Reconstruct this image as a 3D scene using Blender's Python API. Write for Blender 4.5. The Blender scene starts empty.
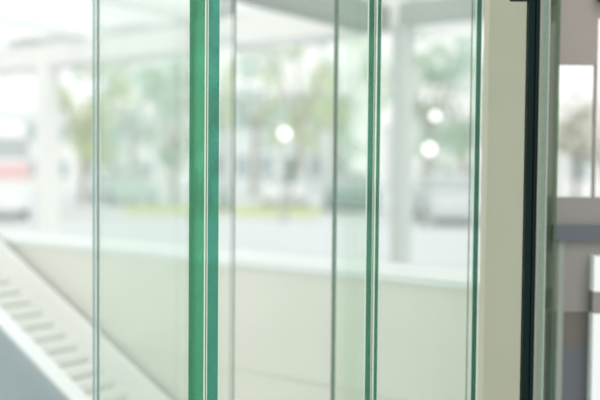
import bpy, bmesh, math, random
from mathutils import Vector, Matrix
random.seed(7)
S = bpy.context.scene
C = S.collection
# ------------------------------------------------------------------ camera
EYE = Vector((0, 0, 1.5)); PITCH = math.radians(2.06); ROLL = math.radians(0.5); FPX = 50/36*600
fw = Vector((0, math.cos(PITCH), -math.sin(PITCH))); up0 = Vector((0, math.sin(PITCH), math.cos(PITCH))); rt0 = Vector((1, 0, 0))
rt = rt0*math.cos(ROLL) + up0*math.sin(ROLL); up = -rt0*math.sin(ROLL) + up0*math.cos(ROLL)
cd = bpy.data.cameras.new('camera'); cam = bpy.data.objects.new('camera', cd); C.objects.link(cam)
m = Matrix((rt, up, -fw)).transposed().to_4x4(); m.translation = EYE; cam.matrix_world = m
cd.lens = 50; cd.sensor_width = 36; cd.clip_start = .05; cd.clip_end = 500
cd.dof.use_dof = True; cd.dof.focus_distance = 2.42; cd.dof.aperture_fstop = 1.05
S.camera = cam

def at(x, y, t):
    return EYE + t*(fw + rt*((x-300)/FPX) - up*((y-200)/FPX))
def gnd(x, t, y=200):
    p = at(x, y, t); return Vector((p.x, p.y, 0))
def on_w(x, y, w):
    v = fw + rt*((x-300)/FPX) - up*((y-200)/FPX); t = w/v.dot(EA); return EYE+t*v
EA = Vector((.6, .8, 0)); DA = Vector((-.8, .6, 0))       # away from the camera through the parapet / along it
def uw(u, w, z=0.0): return DA*u + EA*w + Vector((0, 0, z))

# ------------------------------------------------------------------ materials
def mat(name, col, rough=.6, metal=0, noise=0, scale=8, spec=.4, bump=0):
    M = bpy.data.materials.new(name); M.use_nodes = True; n = M.node_tree.nodes; l = M.node_tree.links
    b = n['Principled BSDF']; b.inputs['Roughness'].default_value = rough; b.inputs['Metallic'].default_value = metal
    b.inputs['Specular IOR Level'].default_value = spec
    b.inputs['Base Color'].default_value = (*col, 1)
    if noise or bump:
        tc = n.new('ShaderNodeTexCoord'); t = n.new('ShaderNodeTexNoise'); t.inputs['Scale'].default_value = scale; t.inputs['Detail'].default_value = 5
        l.new(tc.outputs['Object'], t.inputs['Vector'])
        if noise:
            r = n.new('ShaderNodeMapRange'); r.inputs[1].default_value = .3; r.inputs[2].default_value = .7
            r.inputs[3].default_value = 1-noise; r.inputs[4].default_value = 1+noise
            l.new(t.outputs['Fac'], r.inputs[0])
            v = n.new('ShaderNodeVectorMath'); v.operation = 'SCALE'; v.inputs[0].default_value = col
            l.new(r.outputs[0], v.inputs['Scale']); l.new(v.outputs[0], b.inputs['Base Color'])
        if bump:
            bp = n.new('ShaderNodeBump'); bp.inputs['Strength'].default_value = bump; l.new(t.outputs['Fac'], bp.inputs['Height']); l.new(bp.outputs[0], b.inputs['Normal'])
    return M

def glass_face(name, tint, refl, film=0.0):
    """one large face of a pane: clear tinted glass with a Fresnel reflection and a thin film of dust"""
    M = bpy.data.materials.new(name); M.use_nodes = True; n = M.node_tree.nodes; l = M.node_tree.links
    for x in list(n): n.remove(x)
    out = n.new('ShaderNodeOutputMaterial'); tr = n.new('ShaderNodeBsdfTransparent'); tr.inputs[0].default_value = (*tint, 1)
    gl = n.new('ShaderNodeBsdfGlossy'); gl.inputs['Roughness'].default_value = 0.0; gl.inputs[0].default_value = (1, 1, 1, 1)
    geo = n.new('ShaderNodeNewGeometry'); mr = n.new('ShaderNodeMapRange'); mr.inputs[3].default_value = 1.5; mr.inputs[4].default_value = 1/1.5
    fr = n.new('ShaderNodeFresnel'); l.new(geo.outputs['Backfacing'], mr.inputs[0]); l.new(mr.outputs[0], fr.inputs['IOR'])
    mu = n.new('ShaderNodeMath'); mu.operation = 'MULTIPLY'; mu.inputs[1].default_value = refl; l.new(fr.outputs[0], mu.inputs[0])
    mx = n.new('ShaderNodeMixShader'); l.new(mu.outputs[0], mx.inputs[0]); l.new(tr.outputs[0], mx.inputs[1]); l.new(gl.outputs[0], mx.inputs[2])
    last = mx
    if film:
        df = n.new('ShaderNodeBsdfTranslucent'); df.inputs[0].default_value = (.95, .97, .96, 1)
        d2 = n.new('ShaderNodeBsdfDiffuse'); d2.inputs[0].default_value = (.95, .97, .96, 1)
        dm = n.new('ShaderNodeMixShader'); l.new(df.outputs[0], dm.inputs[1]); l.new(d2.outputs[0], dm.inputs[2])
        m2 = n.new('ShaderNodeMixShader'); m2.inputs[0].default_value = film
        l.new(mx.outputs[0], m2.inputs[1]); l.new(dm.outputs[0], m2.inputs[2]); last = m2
    l.new(last.outputs[0], out.inputs[0]); return M

def edge_mat(name, tint, body, trans=.6, gloss=.12):
    """ground glass edge: green light through it, a little body colour, a soft sheen"""
    M = bpy.data.materials.new(name); M.use_nodes = True; n = M.node_tree.nodes; l = M.node_tree.links
    for x in list(n): n.remove(x)
    out = n.new('ShaderNodeOutputMaterial'); tr = n.new('ShaderNodeBsdfTransparent'); tr.inputs[0].default_value = (*tint, 1)
    df = n.new('ShaderNodeBsdfDiffuse')
    tc = n.new('ShaderNodeTexCoord'); no = n.new('ShaderNodeTexNoise'); no.inputs['Scale'].default_value = 240; no.inputs['Detail'].default_value = 2
    cr = n.new('ShaderNodeValToRGB'); cr.color_ramp.elements[0].position = .35; cr.color_ramp.elements[1].position = .65
    cr.color_ramp.elements[0].color = (*[c*.9 for c in body], 1); cr.color_ramp.elements[1].color = (*[c*1.1 for c in body], 1)
    l.new(tc.outputs['Object'], no.inputs['Vector']); l.new(no.outputs['Fac'], cr.inputs[0]); l.new(cr.outputs[0], df.inputs[0])
    gl = n.new('ShaderNodeBsdfGlossy'); gl.inputs['Roughness'].default_value = .25
    m1 = n.new('ShaderNodeMixShader'); m1.inputs[0].default_value = trans; l.new(df.outputs[0], m1.inputs[1]); l.new(tr.outputs[0], m1.inputs[2])
    m2 = n.new('ShaderNodeMixShader'); m2.inputs[0].default_value = gloss; l.new(m1.outputs[0], m2.inputs[1]); l.new(gl.outputs[0], m2.inputs[2])
    l.new(m2.outputs[0], out.inputs[0]); return M

def leaf_mat(name, col):
    M = bpy.data.materials.new(name); M.use_nodes = True; n = M.node_tree.nodes; l = M.node_tree.links
    for x in list(n): n.remove(x)
    out = n.new('ShaderNodeOutputMaterial'); a = n.new('ShaderNodeBsdfDiffuse'); b = n.new('ShaderNodeBsdfTranslucent')
    oi = n.new('ShaderNodeTexCoord'); no = n.new('ShaderNodeTexNoise'); no.inputs['Scale'].default_value = 1.3
    l.new(oi.outputs['Object'], no.inputs['Vector'])
    cr = n.new('ShaderNodeValToRGB'); cr.color_ramp.elements[0].position = .35; cr.color_ramp.elements[1].position = .65
    cr.color_ramp.elements[0].color = (*[c*.72 for c in col], 1); cr.color_ramp.elements[1].color = (*[min(1, c*1.25) for c in col], 1)
    l.new(no.outputs['Fac'], cr.inputs[0]); l.new(cr.outputs[0], a.inputs[0]); l.new(cr.outputs[0], b.inputs[0])
    mx = n.new('ShaderNodeMixShader'); l.new(a.outputs[0], mx.inputs[1]); l.new(b.outputs[0], mx.inputs[2]); l.new(mx.outputs[0], out.inputs[0]); return M

MT = dict(
    paving=mat('pale_paving', (.60, .63, .645), .8, noise=.05, scale=.6),
    beige=mat('beige_render', (.74, .73, .635), .85, noise=.03, scale=3),
    coping=mat('white_coping', (.80, .83, .82), .6, noise=.03, scale=2),
    groove=mat('groove_shadow_gap', (.65, .66, .56), .9),
    post=mat('putty_paint', (.475, .465, .365), .7, noise=.02, scale=5),
    post_strip=mat('cream_seal', (.66, .60, .50), .6),
    dark=mat('dark_teal_metal', (.003, .012, .011), .6, 0, spec=.1),
    gasket=mat('dark_rubber', (.020, .062, .056), .6, spec=.1),
    taupe=mat('taupe_plaster', (.32, .285, .255), .85, noise=.04, scale=3),
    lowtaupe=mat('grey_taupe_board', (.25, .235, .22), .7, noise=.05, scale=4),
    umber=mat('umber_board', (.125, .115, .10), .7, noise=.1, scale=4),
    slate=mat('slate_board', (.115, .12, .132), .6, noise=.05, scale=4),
    batten=mat('grey_green_batten', (.27, .30, .26), .7),
    rail=mat('slate_blue_metal', (.10, .115, .135), .5),
    white=mat('white_paint', (.86, .88, .89), .5),
    warmwhite=mat('warm_white_paint', (.88, .87, .84), .5),
    canopygrey=mat('grey_green_paint', (.19, .24, .19), .6),
    palegrey=mat('pale_grey_green_paint', (.52, .57, .54), .6),
    eaves=mat('eaves_paint', (.33, .39, .34), .6),  # greyed so the colour itself shows the beam in shadow
    steel=mat('brushed_steel', (.30, .37, .39), .4, .5, noise=.05, scale=6),
    barwhite=mat('white_metal', (.93, .95, .97), .35, .1),
    tread=mat('pale_tread', (.78, .78, .75), .7, noise=.03, scale=10),
    nosing=mat('grey_riser', (.16, .18, .17), .8),
    skirt=mat('warm_pale_panel', (.86, .85, .82), .6, noise=.03, scale=3),
    greyseal=edge_mat('grey_green_seal', (.45, .58, .50), (.17, .25, .20), .45),
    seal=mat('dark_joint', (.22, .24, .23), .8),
    inter=mat('interlayer', (.22, .25, .16), .6),
    bark=mat('bark', (.34, .31, .26), .9, noise=.2, scale=6),
    grass=mat('yellow_green_grass', (.62, .68, .30), .9, noise=.15, scale=2),
    red=mat('red_stripe', (.80, .48, .49), .4),
    tyre=mat('tyre', (.08, .08, .08), .8),
    darkglass=mat('vehicle_glass', (.38, .42, .43), .1),
    teal=mat('teal_car_paint', (.16, .27, .25), .3),
    silver=mat('silver_car_paint', (.62, .65, .67), .3, .3),
    carwhite=mat('white_car_paint', (.86, .86, .86), .3),
    cargreen=mat('pale_green_car_paint', (.38, .52, .46), .3),
    wallpale=mat('pale_facade', (.84, .84, .82), .8, noise=.04, scale=.4),
    wallgrey=mat('grey_facade', (.74, .79, .78), .8, noise=.04, scale=.4),
    winglass=mat('facade_window', (.35, .42, .43), .2),
    kerb=mat('kerb_stone', (.66, .66, .62), .8),
    polegrey=mat('lamp_post_paint', (.38, .42, .40), .5),
    bin=mat('dark_green_paint', (.05, .12, .09), .5),
    haze=glass_face('hazy_glass', (.985, .995, .985), .25, .24),  # pale film stands in for veiling glare
    clear=glass_face('inner_glass', (.985, .995, .99), 0),
    glassA=glass_face('clear_glass', (.95, .985, .97), 1.0),
    glassB=glass_face('green_glass', (.925, .962, .93), .10),
    glassC=glass_face('pale_green_glass', (.93, .98, .95), .4),
    glassD=glass_face('dusty_glass', (.965, .985, .97), .35, .04),  # fainter touch of the same painted veil
    glassE=glass_face('grey_green_glass', (.52, .62, .53), .2),
    edgeL=edge_mat('bright_green_edge', (.10, .48, .26), (.02, .20, .09), .62, .05),
    edgeR=edge_mat('teal_green_edge', (.065, .40, .29), (.015, .15, .10), .62, .05),
    edgeB=edge_mat('deep_green_edge', (.06, .30, .19), (.025, .12, .07), .5, .05),
    edgeC=edge_mat('dark_green_edge', (.05, .22, .15), (.02, .075, .05), .5, .04),
    edgeG=edge_mat('grey_green_edge', (.36, .54, .54), (.14, .26, .27), .6),
    edgeE=edge_mat('pale_edge', (.62, .72, .62), (.42, .50, .42), .4),
    chamfer=edge_mat('polished_arris', (.86, .97, .88), (.72, .84, .70), .3, .3),
)
LM = [leaf_mat('pale_leaf', (.42, .60, .42)), leaf_mat('yellow_leaf', (.60, .68, .36)), leaf_mat('blue_green_leaf', (.36, .58, .48)), leaf_mat('grey_leaf', (.56, .57, .47))]
MT['polycarb'] = leaf_mat('milky_roof_sheet', (.9, .92, .9))
def lamp_mat():  # self-glow added to stand for bright gaps of sky
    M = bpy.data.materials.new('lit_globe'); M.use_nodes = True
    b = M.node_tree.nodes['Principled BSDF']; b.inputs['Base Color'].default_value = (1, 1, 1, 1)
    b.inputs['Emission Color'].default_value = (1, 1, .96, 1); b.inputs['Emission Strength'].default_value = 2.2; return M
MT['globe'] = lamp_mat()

# ------------------------------------------------------------------ helpers
def link(name, bm, ms, parent=None):
    bmesh.ops.recalc_face_normals(bm, faces=bm.faces)
    me = bpy.data.meshes.new(name); bm.to_mesh(me); bm.free()
    for x in (ms if isinstance(ms, (list, tuple)) else [ms]): me.materials.append(x)
    o = bpy.data.objects.new(name, me); C.objects.link(o)
    if parent: o.parent = parent; o.matrix_parent_inverse = Matrix.Translation(-parent.location) if parent.type == 'EMPTY' else parent.matrix_parent_inverse
    return o
def tag(o, label, cat, group=None, kind=None):
    o['label'] = label; o['category'] = cat
    if group: o['group'] = group
    if kind: o['kind'] = kind
    return o
def struct(o, label=None, cat=None):
    o['kind'] = 'structure'
    if label: o['label'] = label; o['category'] = cat
    return o
def thing(name, label, cat, loc, group=None):
    o = bpy.data.objects.new(name, None); o.location = loc; C.objects.link(o); return tag(o, label, cat, group)
def poly(bm, pts, z0, z1, mi=0, side=None):
    """prism over a plan polygon; side = material index per side"""
    a = [bm.verts.new((p[0], p[1], z0)) for p in pts]; b = [bm.verts.new((p[0], p[1], z1)) for p in pts]
    n = len(pts)
    f = bm.faces.new(a[::-1]); f.material_index = mi; f = bm.faces.new(b); f.material_index = mi
    for i in range(n):
        f = bm.faces.new((a[i], a[(i+1) % n], b[(i+1) % n], b[i])); f.material_index = side[i] if side else mi
def box(bm, c, ax, hx, hy, z0, z1, bev=0, mi=0):
    """box centred on plan point c, first axis ax"""
    ax = Vector((ax[0], ax[1])).normalized(); ay = Vector((-ax.y, ax.x)); c = Vector((c[0], c[1]))
    if bev:
        pts = []
        for sx, sy, f in ((1, -1, 0), (1, 1, 1), (-1, 1, 0), (-1, -1, 1)):
            p1 = c + ax*sx*(hx-bev) + ay*sy*hy; p2 = c + ax*sx*hx + ay*sy*(hy-bev)
            pts += ([p1, p2] if not f else [p2, p1])
    else: pts = [c+ax*hx-ay*hy, c+ax*hx+ay*hy, c-ax*hx+ay*hy, c-ax*hx-ay*hy]
    poly(bm, pts, z0, z1, mi)
def beam(bm, p0, p1, w, h, mi=0):
    """rectangular bar from p0 to p1 (centre of section), any direction"""
    d = (p1-p0).normalized(); s = d.cross(Vector((0, 0, 1)))
    s = s.normalized() if s.length > 1e-4 else Vector((1, 0, 0)); t = s.cross(d).normalized()
    q = [(-1, -1), (1, -1), (1, 1), (-1, 1)]
    a = [bm.verts.new(p0+s*x*w/2+t*y*h/2) for x, y in q]; b = [bm.verts.new(p1+s*x*w/2+t*y*h/2) for x, y in q]
    for f in (a[::-1], b): bm.faces.new(f).material_index = mi
    for i in range(4): bm.faces.new((a[i], a[(i+1) % 4], b[(i+1) % 4], b[i])).material_index = mi
def tube(bm, p0, p1, r0, r1, seg=12):
    d = p1-p0; L = d.length
    r = bmesh.ops.create_cone(bm, cap_ends=True, segments=seg, radius1=r0, radius2=r1, depth=L)
    q = Vector((0, 0, 1)).rotation_difference(d.normalized()).to_matrix().to_4x4()
    bmesh.ops.transform(bm, matrix=Matrix.Translation((p0+p1)/2) @ q, verts=r['verts'])
def B(): return bmesh.new()

# ------------------------------------------------------------------ setting: ground, parapet, coping
bm = B(); poly(bm, [(-90, -8), (90, -8), (90, 120), (-90, 120)], -.1, 0); struct(link('floor', bm, MT['paving']))
WT = 1.055; U0, U1 = 1.33, 16.0
bm = B(); poly(bm, [uw(U0, 3.1), uw(U1, 3.1), uw(U1, 3.34), uw(U0, 3.34)], 0, WT-.03); wall = struct(link('wall_back', bm, MT['beige']))
bm = B(); poly(bm, [uw(U0, 3.095), uw(U1, 3.095), uw(U1, 3.101), uw(U0, 3.101)], .512, .526); struct(link('trim_2', bm, MT['groove']))
bm = B(); poly(bm, [uw(U0, 3.085), uw(U1, 3.085), uw(U1, 3.50), uw(U0, 3.50)], WT-.03, WT); struct(link('trim_1', bm, MT['coping']))

# ------------------------------------------------------------------ narrow stair along the parapet
st = thing('staircase', 'pale stepped ramp rising along the beige parapet behind a white sloping rail', 'stairs', uw(3.2, 2.85))
SL = .495
def slope_prism(u0, u1, w0, w1, za, zb, s=SL, zmin=0):
    """solid between w0,w1 whose top follows z = s*u + za and whose foot follows z = s*u + zb (or the floor)"""
    bm = B(); v = []
    for w in (w0, w1):
        r = [bm.verts.new(uw(u, w, s*u+za)) for u in (u0, u1)] + [bm.verts.new(uw(u, w, (s*u+zb) if zb is not None else zmin)) for u in (u1, u0)]
        v.append(r)
    bm.faces.new(v[0]); bm.faces.new(v[1][::-1])
    for i in range(4): bm.faces.new((v[0][i], v[1][i], v[1][(i+1) % 4], v[0][(i+1) % 4]))
    return bm
UA, UB = 2.86, 6.2
link('cladding', slope_prism(UA, UB, 2.672, 2.735, -1.375, None), MT['steel'], st)
link('rail_cap', slope_prism(UA-.02, UB, 2.655, 2.742, -1.355, -1.378), MT['barwhite'], st)
link('skirt_panel', slope_prism(UA, UB, 3.02, 3.046, -1.245, None), MT['skirt'], st)
link('shadow_gap', slope_prism(UA, UB, 3.046, 3.10, -1.27, None), MT['seal'], st)  # solid dark strip that paints the shadow line along the parapet
pit = .108; k = 0; u = UA+.02
while u < UB-.1 and k < 40:
    z = SL*u - 1.40
    bm = B()
    poly(bm, [uw(u, 2.735), uw(u+pit+.03, 2.735), uw(u+pit+.03, 3.02), uw(u, 3.02)], z-.030, z+.012)
    t_ = link('tread', bm, MT['tread'], st)
    bm = B(); poly(bm, [uw(u+pit, 2.735), uw(u+pit+.012, 2.735), uw(u+pit+.012, 3.02), uw(u+pit, 3.02)], z+.012, z+pit*SL-.030)
    link('riser', bm, MT['nosing'], st)
    u += pit; k += 1

# ------------------------------------------------------------------ glass fins
H = 3.3
def fin(name, label, side, xn, tn, xf, tf, plies, mats, faces, ch=.0028, och=None, H=H, bead=0):
    """upright laminated fin. The visible large face runs from pixel column xn at depth tn to xf at depth tf;
    side=+1 it faces right, -1 left. plies = list of (offset0, offset1) measured from that face into the fin."""
    a = gnd(xn, tn); b = gnd(xf, tf); d = (b-a).normalized(); p = Vector((-d.y, d.x, 0))*side; L = (b-a).length
    r = thing(name, label, 'glass panel', a, 'upright glass panels in a row')
    n = len(plies)
    for i, (o0, o1) in enumerate(plies):
        c0 = a+p*o0; c1 = a+p*o1; e0 = c0+d*L; e1 = c1+d*L
        h0 = och if och and i == 0 else ch; h1 = och if och and i == n-1 else ch
        pts = [c0+d*h0, c0+p*h0, c1-p*h1, c1+d*h1, e1, e0]
        # sides: chamfer, edge, chamfer, inner face, far edge, outer face
        inner = 2 if i < n-1 else 3; outer = 3 if i == 0 else 2
        bm = B(); poly(bm, pts, 0, H, 0, [1, 0, 1, inner, 4, outer])
        link('glass_ply', bm, [mats[i], MT['chamfer'], MT['clear'], faces, MT['clear'] if bead else mats[i]], r)
        if i < n-1:
            q0, q1 = o1, plies[i+1][0]; s = a+d*.006
            bm = B(); poly(bm, [s+p*q0, s+p*q1, s+p*q1+d*.012, s+p*q0+d*.012], 0, H); link('interlayer', bm, MT['inter'], r)
    if bead:
        s = a+d*(L+.001); w = plies[-1][1]
        bm = B(); poly(bm, [s-p*.002, s+p*bead, s+p*bead+d*.006, s-p*.002+d*.006], 0, H); link('edge_seal', bm, MT['greyseal'], r)
    return r
fin('glass_fin', 'thick twin-ply glass panel with the widest bright green edge, in sharp focus', 1, 219.0, 2.40, 234.5, 3.18,
    [(0, .0355), (.0390, .087)], [MT['edgeR'], MT['edgeL']], MT['glassA'], .0034, .0009, bead=.019)
fin('glass_fin', 'twin green edged glass panel right of the widest edge, pale line between its plies', -1, 366.0, 2.62, 333.5, 3.05,
    [(0, .0240), (.0280, .046)], [MT['edgeB'], MT['edgeB']], MT['glassB'], .0034, bead=.013)
fin('glass_fin', 'glass panel with thin dark green edge right beside the putty post', -1, 473.0, 2.70, 469.5, 2.82,
    [(0, .0215)], [MT['edgeC']], MT['glassC'], .0030, bead=.0012)
fin('glass_fin', 'thin glass panel with blurred grey-blue edge, leftmost in the row', 1, 100.0, 2.05, 197, 3.0,
    [(0, .009), (.011, .020)], [MT['edgeG'], MT['edgeG']], MT['glassD'], .0015)

# tall sheet behind the fins, added to lay a pale veil over the background
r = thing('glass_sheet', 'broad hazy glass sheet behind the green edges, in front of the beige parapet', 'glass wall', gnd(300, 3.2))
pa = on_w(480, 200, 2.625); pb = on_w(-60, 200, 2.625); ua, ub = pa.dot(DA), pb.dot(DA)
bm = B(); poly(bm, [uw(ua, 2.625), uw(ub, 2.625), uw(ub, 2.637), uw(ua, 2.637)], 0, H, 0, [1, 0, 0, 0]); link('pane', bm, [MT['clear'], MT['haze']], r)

# ------------------------------------------------------------------ putty post, dark mullion, right-hand glass and taupe wall
a = gnd(486.5, 2.86); b = gnd(529, 2.80)
d = (b-a).normalized(); n_ = Vector((-d.y, d.x, 0))
r = thing('square_post', 'putty coloured square post between the green glass and the dark mullion', 'post', (a+b)/2)
bm = B(); poly(bm, [a, b, b+n_*.10, a+n_*.10], 0, H); link('shaft', bm, MT['post'], r)
bm = B(); poly(bm, [a-d*.021+n_*.010, a+n_*.002, a+n_*.09, a-d*.021+n_*.09], 0, H); link('edge_strip', bm, MT['post_strip'], r)
a = gnd(525.8, 2.61); b = gnd(536.8, 2.61); d = (b-a).normalized(); n_ = Vector((-d.y, d.x, 0)); W = (b-a).length
r = thing('metal_mullion', 'dark teal metal mullion right of the putty post', 'mullion', (a+b)/2)
bm = B(); poly(bm, [a, a+d*W*.46, a+d*W*.46+n_*.03, a+n_*.03], 0, H); link('frame_bar', bm, MT['dark'], r)
bm = B(); poly(bm, [a+d*W*.46+n_*.012, a+d*W*.66+n_*.012, a+d*W*.66+n_*.03, a+d*W*.46+n_*.03], 0, H); link('gasket', bm, MT['gasket'], r)
bm = B(); poly(bm, [a+d*W*.66, b, b+n_*.03, a+d*W*.66+n_*.03], 0, H); link('frame_bar', bm, MT['dark'], r)
zb = at(515, 1.2, 2.62).z
bm = B(); box(bm, a-d*.026+n_*.02, d, .027, .02, zb, zb+.05, .006); link('bracket', bm, MT['dark'], r)
# glass leaf right of the mullion
r = thing('glass_door_leaf', 'grey-green glass leaf with a pale edge in front of the taupe wall', 'glass door', gnd(541, 2.72))
a = gnd(538.5, 2.74); b = gnd(545.5, 2.72); d = (b-a).normalized(); n_ = Vector((-d.y, d.x, 0))
bm = B(); poly(bm, [a, b, b+n_*.008, a+n_*.008], 0, H, 0); link('edge_strip', bm, MT['edgeE'], r)
a2 = b; b2 = gnd(557, 2.92)
d = (b2-a2).normalized(); n_ = Vector((-d.y, d.x, 0))
bm = B(); poly(bm, [a2, b2, b2+n_*.01, a2+n_*.01], 0, H, 1, [1, 2, 1, 2]); link('pane', bm, [MT['edgeE'], MT['glassE'], MT['edgeE']], r)
# taupe wall with its opening
TD = 3.22
o = gnd(540, TD); d = (gnd(700, TD+.0)-o).normalized(); n_ = Vector((-d.y, d.x, 0))
def px2s(x): return (gnd(x, TD)-o).dot(d)
def pz(y, x=575): return at(x, y, TD).z
def cell(bm, x0, x1, ya, yb, off=0, th=.03, mi=0):
    z0 = 0 if yb is None else pz(yb); z1 = H if ya is None else pz(ya)
    p0 = o+d*px2s(x0)-n_*off; p1 = o+d*px2s(x1)-n_*off
    poly(bm, [p0, p1, p1+n_*th, p0+n_*th], z0, z1, mi)
bm = B()
cell(bm, 536, 555.5, None, None); cell(bm, 555.5, 593.5, None, 65); cell(bm, 593.5, 594.8, None, None)
cell(bm, 594.8, 720, None, 18); cell(bm, 555.5, 593.5, 197, None); cell(bm, 594.8, 720, 197, None); cell(bm, 720, 740, None, None)
struct(link('wall_right', bm, MT['taupe']))
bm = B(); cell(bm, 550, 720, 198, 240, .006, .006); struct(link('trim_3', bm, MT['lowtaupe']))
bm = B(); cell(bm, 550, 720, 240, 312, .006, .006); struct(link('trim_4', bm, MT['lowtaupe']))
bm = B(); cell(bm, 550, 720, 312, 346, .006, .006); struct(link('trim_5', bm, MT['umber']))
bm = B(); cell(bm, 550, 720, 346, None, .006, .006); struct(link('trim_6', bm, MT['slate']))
bm = B(); cell(bm, 558.5, 564.5, 240, None, .012, .006); struct(link('trim_8', bm, MT['batten']))
bm = B(); cell(bm, 552, 715, 225, 240, .03, .024)
tag(link('wall_rail', bm, MT['rail']), 'slate blue horizontal rail across the taupe wall below its opening', 'rail')
r = thing('white_cabinet', 'white cabinet at the right edge, standing against the taupe wall', 'cabinet', o+d*px2s(640)-n_*.06)
bm = B(); cell(bm, 590.5, 700, 290, 312, .05, .02); link('gap_panel', bm, MT['lowtaupe'], r)
bm = B(); cell(bm, 590.5, 700, 312, None, .055, .047); link('lower_door', bm, MT['white'], r)
bm = B(); cell(bm, 590.5, 700, 255, 290, .055, .047); link('upper_drawer', bm, MT['white'], r)
bm = B(); p = o+d*px2s(598)-n_*.02; zz = pz(0)
bmesh.ops.create_uvsphere(bm, u_segments=20, v_segments=12, radius=.028, matrix=Matrix.Translation((p.x, p.y, zz+.008)) @ Matrix.Diagonal((1, .9, 1, 1)))
tag(link('wall_fitting', bm, MT['dark']), 'small dark round fitting high on the taupe wall, at the upper right corner', 'fitting')

# ------------------------------------------------------------------ canopy on posts beyond the parapet
WC = 6.95
pc = on_w(401.5, 200, WC); uc = pc.dot(DA); zl = on_w(383, 28, WC).z
pl = on_w(48, 200, WC); ul = pl.dot(DA)
r = thing('canopy', 'pale open canopy on slender columns beyond the beige parapet', 'canopy', Vector((pc.x, pc.y, 0)))
for u_, m_, hw in ((uc, 'palegrey', .082), (ul, 'warmwhite', .12), (ul+5.2, 'warmwhite', .12)):
    bm = B(); box(bm, uw(u_, WC), DA, hw, hw, 0, zl+.01, .02); link('column', bm, MT[m_], r)
bm = B(); beam(bm, uw(uc, WC, zl+.10), uw(uc-3.2, WC, zl+.10), .2, .2); link('eaves_beam', bm, MT['eaves'], r)
bm = B(); beam(bm, uw(uc, WC, zl+.12), uw(ul+9, WC, zl+.12), .2, .26); link('fascia', bm, MT['warmwhite'], r)
p1 = on_w(367, 35, WC); ux = p1.dot(DA)-.16
bm = B(); beam(bm, uw(ux, WC-.1, p1.z+.11), uw(ux, WC-4.2, p1.z+.11), .32, .22); link('cross_beam', bm, MT['canopygrey'], r)
for i, du in enumerate((2.6, 4.6, 6.6, 8.6, 10.6)):
    bm = B(); beam(bm, uw(uc+du, WC+2.4, zl+.34), uw(uc+du, WC-4.2, zl+.34), .10, .12); link('rafter', bm, MT['white'], r)
bm = B(); poly(bm, [uw(uc+.2, WC+.12), uw(ul+9, WC+.12), uw(ul+9, WC+2.6), uw(uc+.2, WC+2.6)], zl+.40, zl+.44); link('roof_panel', bm, MT['polycarb'], r)

# ------------------------------------------------------------------ lawn, kerb
bm = B(); poly(bm, [gnd(140, 26.5), gnd(318, 26), gnd(322, 31.5), gnd(120, 32)], 0, .04)
# a fringe of blades
for _ in range(2600):
    s, t = random.random(), random.random(); p = gnd(130, 26.6).lerp(gnd(317, 26.1), s).lerp(gnd(124, 31.8).lerp(gnd(321, 31.4), s), t)
    h = random.uniform(.06, .2); w = random.uniform(.02, .05); an = random.uniform(0, 6.28); v = Vector((math.cos(an), math.sin(an), 0))
    f = bm.faces.new([bm.verts.new(p+v*w), bm.verts.new(p-v*w), bm.verts.new(p+Vector((random.uniform(-.05, .05), 0, h+.04)))])
tag(link('lawn', bm, MT['grass']), 'strip of yellow-green grass beyond the pale paving', 'grass', kind='stuff')
bm = B(); beam(bm, gnd(60, 25.4)+Vector((0, 0, .06)), gnd(420, 25.0)+Vector((0, 0, .06)), .25, .12)
struct(link('trim_7', bm, MT['kerb']))

# ------------------------------------------------------------------ trees
def tree(x, t, h, cr, mi, label, n=640, zc=.60, leaf=.36, holes=.0):
    base = gnd(x, t); r = thing('tree', label, 'tree', base, 'trees beyond the parapet')
    bm = B(); tube(bm, base, base+Vector((.05, 0, h*.45)), h*.026, h*.018, 10)
    for k in range(5):
        an = k*1.26+random.random(); e = base+Vector((math.cos(an)*cr*.55, math.sin(an)*cr*.55, h*random.uniform(.62, .82)))
        tube(bm, base+Vector((.04, 0, h*random.uniform(.34, .44))), e, h*.014, h*.005, 7)
    link('trunk', bm, MT['bark'], r)
    bm = B(); blobs = [(Vector((random.gauss(0, .42)*cr, random.gauss(0, .42)*cr, h*zc+random.uniform(-.75, .85)*h*(1-zc))), random.uniform(.18, .42)*cr) for _ in range(20)]
    for _ in range(n):
        c, rad = random.choice(blobs); v = Vector((random.gauss(0, 1), random.gauss(0, 1), random.gauss(0, 1))).normalized()*rad*random.uniform(.55, 1)
        p = base+c+v; s = leaf*random.uniform(.6, 1.3)
        a1 = Vector((random.gauss(0, 1), random.gauss(0, 1), random.gauss(0, .5))).normalized(); a2 = a1.orthogonal().normalized()
        vs = [bm.verts.new(p+a1*s*.55), bm.verts.new(p+a2*s*.3), bm.verts.new(p-a1*s*.55), bm.verts.new(p-a2*s*.3)]
        bm.faces.new(vs)
    me = link('foliage', bm, LM[mi], r)
    return r
for args in (
    (82, 33, 6.0, 1.7, 1, 'small yellow-green tree just right of the white canopy column'),
    (132, 40, 7.4, 2.9, 2, 'blue-green tree seen between the grey-blue edge and the widest green edge'),
    (174, 35, 6.2, 2.0, 0, 'pale green tree immediately left of the widest green edge'),
    (254, 47, 9.0, 3.0, 2, 'blue-green tree just right of the widest green edge'),
    (298, 40, 9.0, 2.3, 1, 'yellow-green tree in the gap right of the widest green edge'),
    (335, 54, 9.4, 2.4, 0, 'pale green tree left of the second green edge'),
    (426, 30, 7.4, 2.2, 0, 'leafy tree just right of the grey canopy column'),
    (462, 41, 8.0, 2.6, 2, 'blue-green tree directly left of the thin edged glass panel'),
    (575, 38, 5.0, 2.6, 3, 'tree seen through the opening in the taupe wall'),
): tree(*args)

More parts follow.
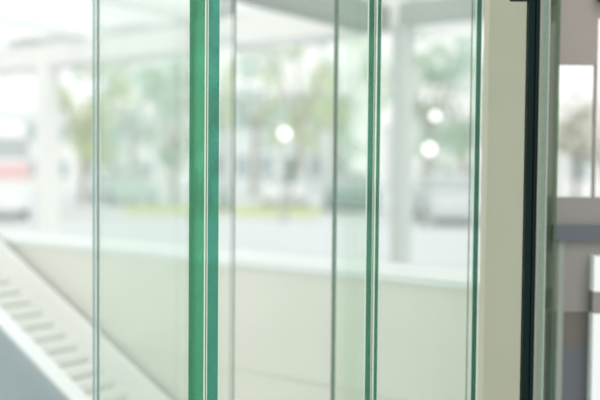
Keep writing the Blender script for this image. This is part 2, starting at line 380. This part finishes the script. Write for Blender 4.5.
# ------------------------------------------------------------------ vehicles
def vehicle(name, label, cat, x, t, w, prof, wheels, paint, glassz, group=None, stripe=None, L=4.2, rot=0):
    """front-on vehicle: prof = list of (z, half-width factor, y-front inset, y-back inset) rings"""
    base = gnd(x, t); r = thing(name, label, cat, base, group); R = Matrix.Rotation(rot, 3, 'Z')
    P = lambda a, b, c: base + R @ Vector((a, b, c))
    def shell(z0, z1, grow=0, keep=lambda z: True):
        bm = B(); rings = []
        for z, f, yf, yb in prof:
            if z < z0-1e-6 or z > z1+1e-6: continue
            hw = w/2*f+grow; c = .16*hw
            q = [(-hw+c, yf-grow), (hw-c, yf-grow), (hw, yf+c-grow), (hw, L-yb-c), (hw-c, L-yb+grow), (-hw+c, L-yb+grow), (-hw, L-yb-c), (-hw, yf+c-grow)]
            rings.append([bm.verts.new(P(a, b, z)) for a, b in q])
        for A, Bq in zip(rings, rings[1:]):
            for i in range(8): bm.faces.new((A[i], A[(i+1) % 8], Bq[(i+1) % 8], Bq[i]))
        bm.faces.new(rings[0][::-1]); bm.faces.new(rings[-1]); return bm
    link('body', shell(0, 9), paint, r)
    link('windows', shell(glassz[0], glassz[1], .012), MT['darkglass'], r)
    if stripe: link('stripe', shell(stripe[0], stripe[1], .015), MT['red'], r)
    wr = wheels
    for sx in (-1, 1):
        for yy in (L*.2, L*.8):
            bm = B(); tube(bm, P(sx*w*.5-sx*.2, yy, wr), P(sx*w*.5, yy, wr), wr, wr, 20); link('wheel', bm, MT['tyre'], r)
    return r
carp = [(.22, .92, .05, .05), (.45, 1, 0, 0), (.78, .98, .06, .05), (.88, .93, .5, .25), (.92, .90, .85, .35), (1.34, .76, 1.5, .75), (1.42, .68, 1.7, .95)]
vanp = [(.3, .95, .03, .03), (.6, 1, 0, 0), (1.15, 1, 0, 0), (1.62, 1, 0, 0), (1.75, 1, .02, 0), (2.35, .96, .12, .04), (2.7, .90, .25, .1), (2.85, .78, .5, .3)]
vehicle('van', 'tall white van with a red stripe at the far left', 'van', -10, 23, 2.1, vanp, .36, MT['carwhite'], (1.75, 2.35), None, (1.15, 1.62), 5.2, .36)
vehicle('car', 'dark teal car parked left of the second green edge', 'car', 353, 29.5, 1.85, carp, .31, MT['teal'], (.92, 1.34), 'parked cars beyond the paving')
vehicle('car', 'white car parked in the middle of the gap right of the widest green edge', 'car', 284, 34, 1.8, carp, .31, MT['carwhite'], (.92, 1.34), 'parked cars beyond the paving')
vehicle('car', 'pale green car parked left of the widest green edge', 'car', 138, 33.5, 1.9, carp, .31, MT['cargreen'], (.92, 1.34), 'parked cars beyond the paving', rot=.5)
vehicle('car', 'silver car parked right of the grey canopy column', 'car', 462, 22.5, 1.85, carp, .31, MT['silver'], (.92, 1.34), 'parked cars beyond the paving')

# ------------------------------------------------------------------ globes added to glow as bright sky gaps, litter bin
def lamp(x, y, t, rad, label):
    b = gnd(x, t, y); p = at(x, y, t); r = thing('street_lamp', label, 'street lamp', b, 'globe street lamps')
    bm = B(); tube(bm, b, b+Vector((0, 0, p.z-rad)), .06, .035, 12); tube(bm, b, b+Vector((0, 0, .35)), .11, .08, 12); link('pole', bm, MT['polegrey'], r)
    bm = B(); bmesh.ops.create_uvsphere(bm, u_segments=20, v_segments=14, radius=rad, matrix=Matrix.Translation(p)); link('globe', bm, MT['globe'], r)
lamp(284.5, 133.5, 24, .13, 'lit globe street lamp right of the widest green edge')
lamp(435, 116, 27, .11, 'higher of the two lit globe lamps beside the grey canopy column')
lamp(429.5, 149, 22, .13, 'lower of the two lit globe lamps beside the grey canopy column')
b_ = gnd(290, 33); r = thing('signpost', 'dark green signpost standing behind the grass strip', 'signpost', b_)
bm = B(); tube(bm, b_, b_+Vector((0, 0, 1.9)), .05, .05, 10); link('pole', bm, MT['bin'], r)
bm = B(); box(bm, b_-Vector((0, .07, 0)), (1, 0), .2, .03, 1.0, 1.8, .01); link('sign_panel', bm, MT['bin'], r)

# ------------------------------------------------------------------ buildings far behind
def building(x0, x1, t, h, m_, label, nx, nz, dep=8):
    a = gnd(x0, t); b = gnd(x1, t); d = (b-a).normalized(); n = Vector((-d.y, d.x, 0)); W = (b-a).length
    r = thing('building', label, 'building', (a+b)/2, 'buildings behind the trees')
    bm = B(); poly(bm, [a, b, b+n*dep, a+n*dep], 0, h); link('wall', bm, MT[m_], r)
    bm = B(); poly(bm, [a-n*.3-d*.3, b-n*.3+d*.3, b+n*(dep+.3)+d*.3, a+n*(dep+.3)-d*.3], h, h+.35); link('roof', bm, MT['white'], r)
    for i in range(nx):
        for k in range(nz):
            c = a+d*(W*(i+.5)/nx); z = h*(k+.3)/nz
            bm = B(); box(bm, c-n*.03, d, W/nx*.28, .04, z, z+h/nz*.45); link('window', bm, MT['winglass'], r)
building(-40, 160, 62, 5.4, 'wallpale', 'long pale low building behind the white van', 7, 2)
building(205, 352, 58, 6.6, 'wallgrey', 'pale grey building behind the trees in the middle', 6, 2, 5)
building(392, 505, 66, 5.0, 'wallpale', 'pale low building behind the silver car', 5, 2)
building(562, 720, 58, 3.2, 'wallpale', 'low pale building seen through the opening in the taupe wall', 5, 1)

# ------------------------------------------------------------------ light
w = bpy.data.worlds.new('world'); S.world = w; w.use_nodes = True; n = w.node_tree.nodes; l = w.node_tree.links
bg = n['Background']; tc = n.new('ShaderNodeTexCoord'); sx = n.new('ShaderNodeSeparateXYZ'); cr = n.new('ShaderNodeValToRGB')
l.new(tc.outputs['Generated'], sx.inputs[0]); l.new(sx.outputs['Z'], cr.inputs[0])
cr.color_ramp.elements[0].color = (1, .99, .97, 1); cr.color_ramp.elements[1].color = (.95, .97, .97, 1); cr.color_ramp.elements[1].position = .7
l.new(cr.outputs[0], bg.inputs[0]); bg.inputs[1].default_value = .95
sd = bpy.data.lights.new('sun', 'SUN'); sd.energy = .9; sd.angle = .5; sd.color = (1, .97, .92)
so = bpy.data.objects.new('sun', sd); C.objects.link(so); so.rotation_euler = (math.radians(38), 0, math.radians(25))

vs = S.view_settings; vs.view_transform = 'Standard'; vs.look = 'None'; vs.gamma = 1; vs.use_curve_mapping = False; vs.exposure = .34
S.cycles.transparent_max_bounces = 48; S.cycles.max_bounces = 12
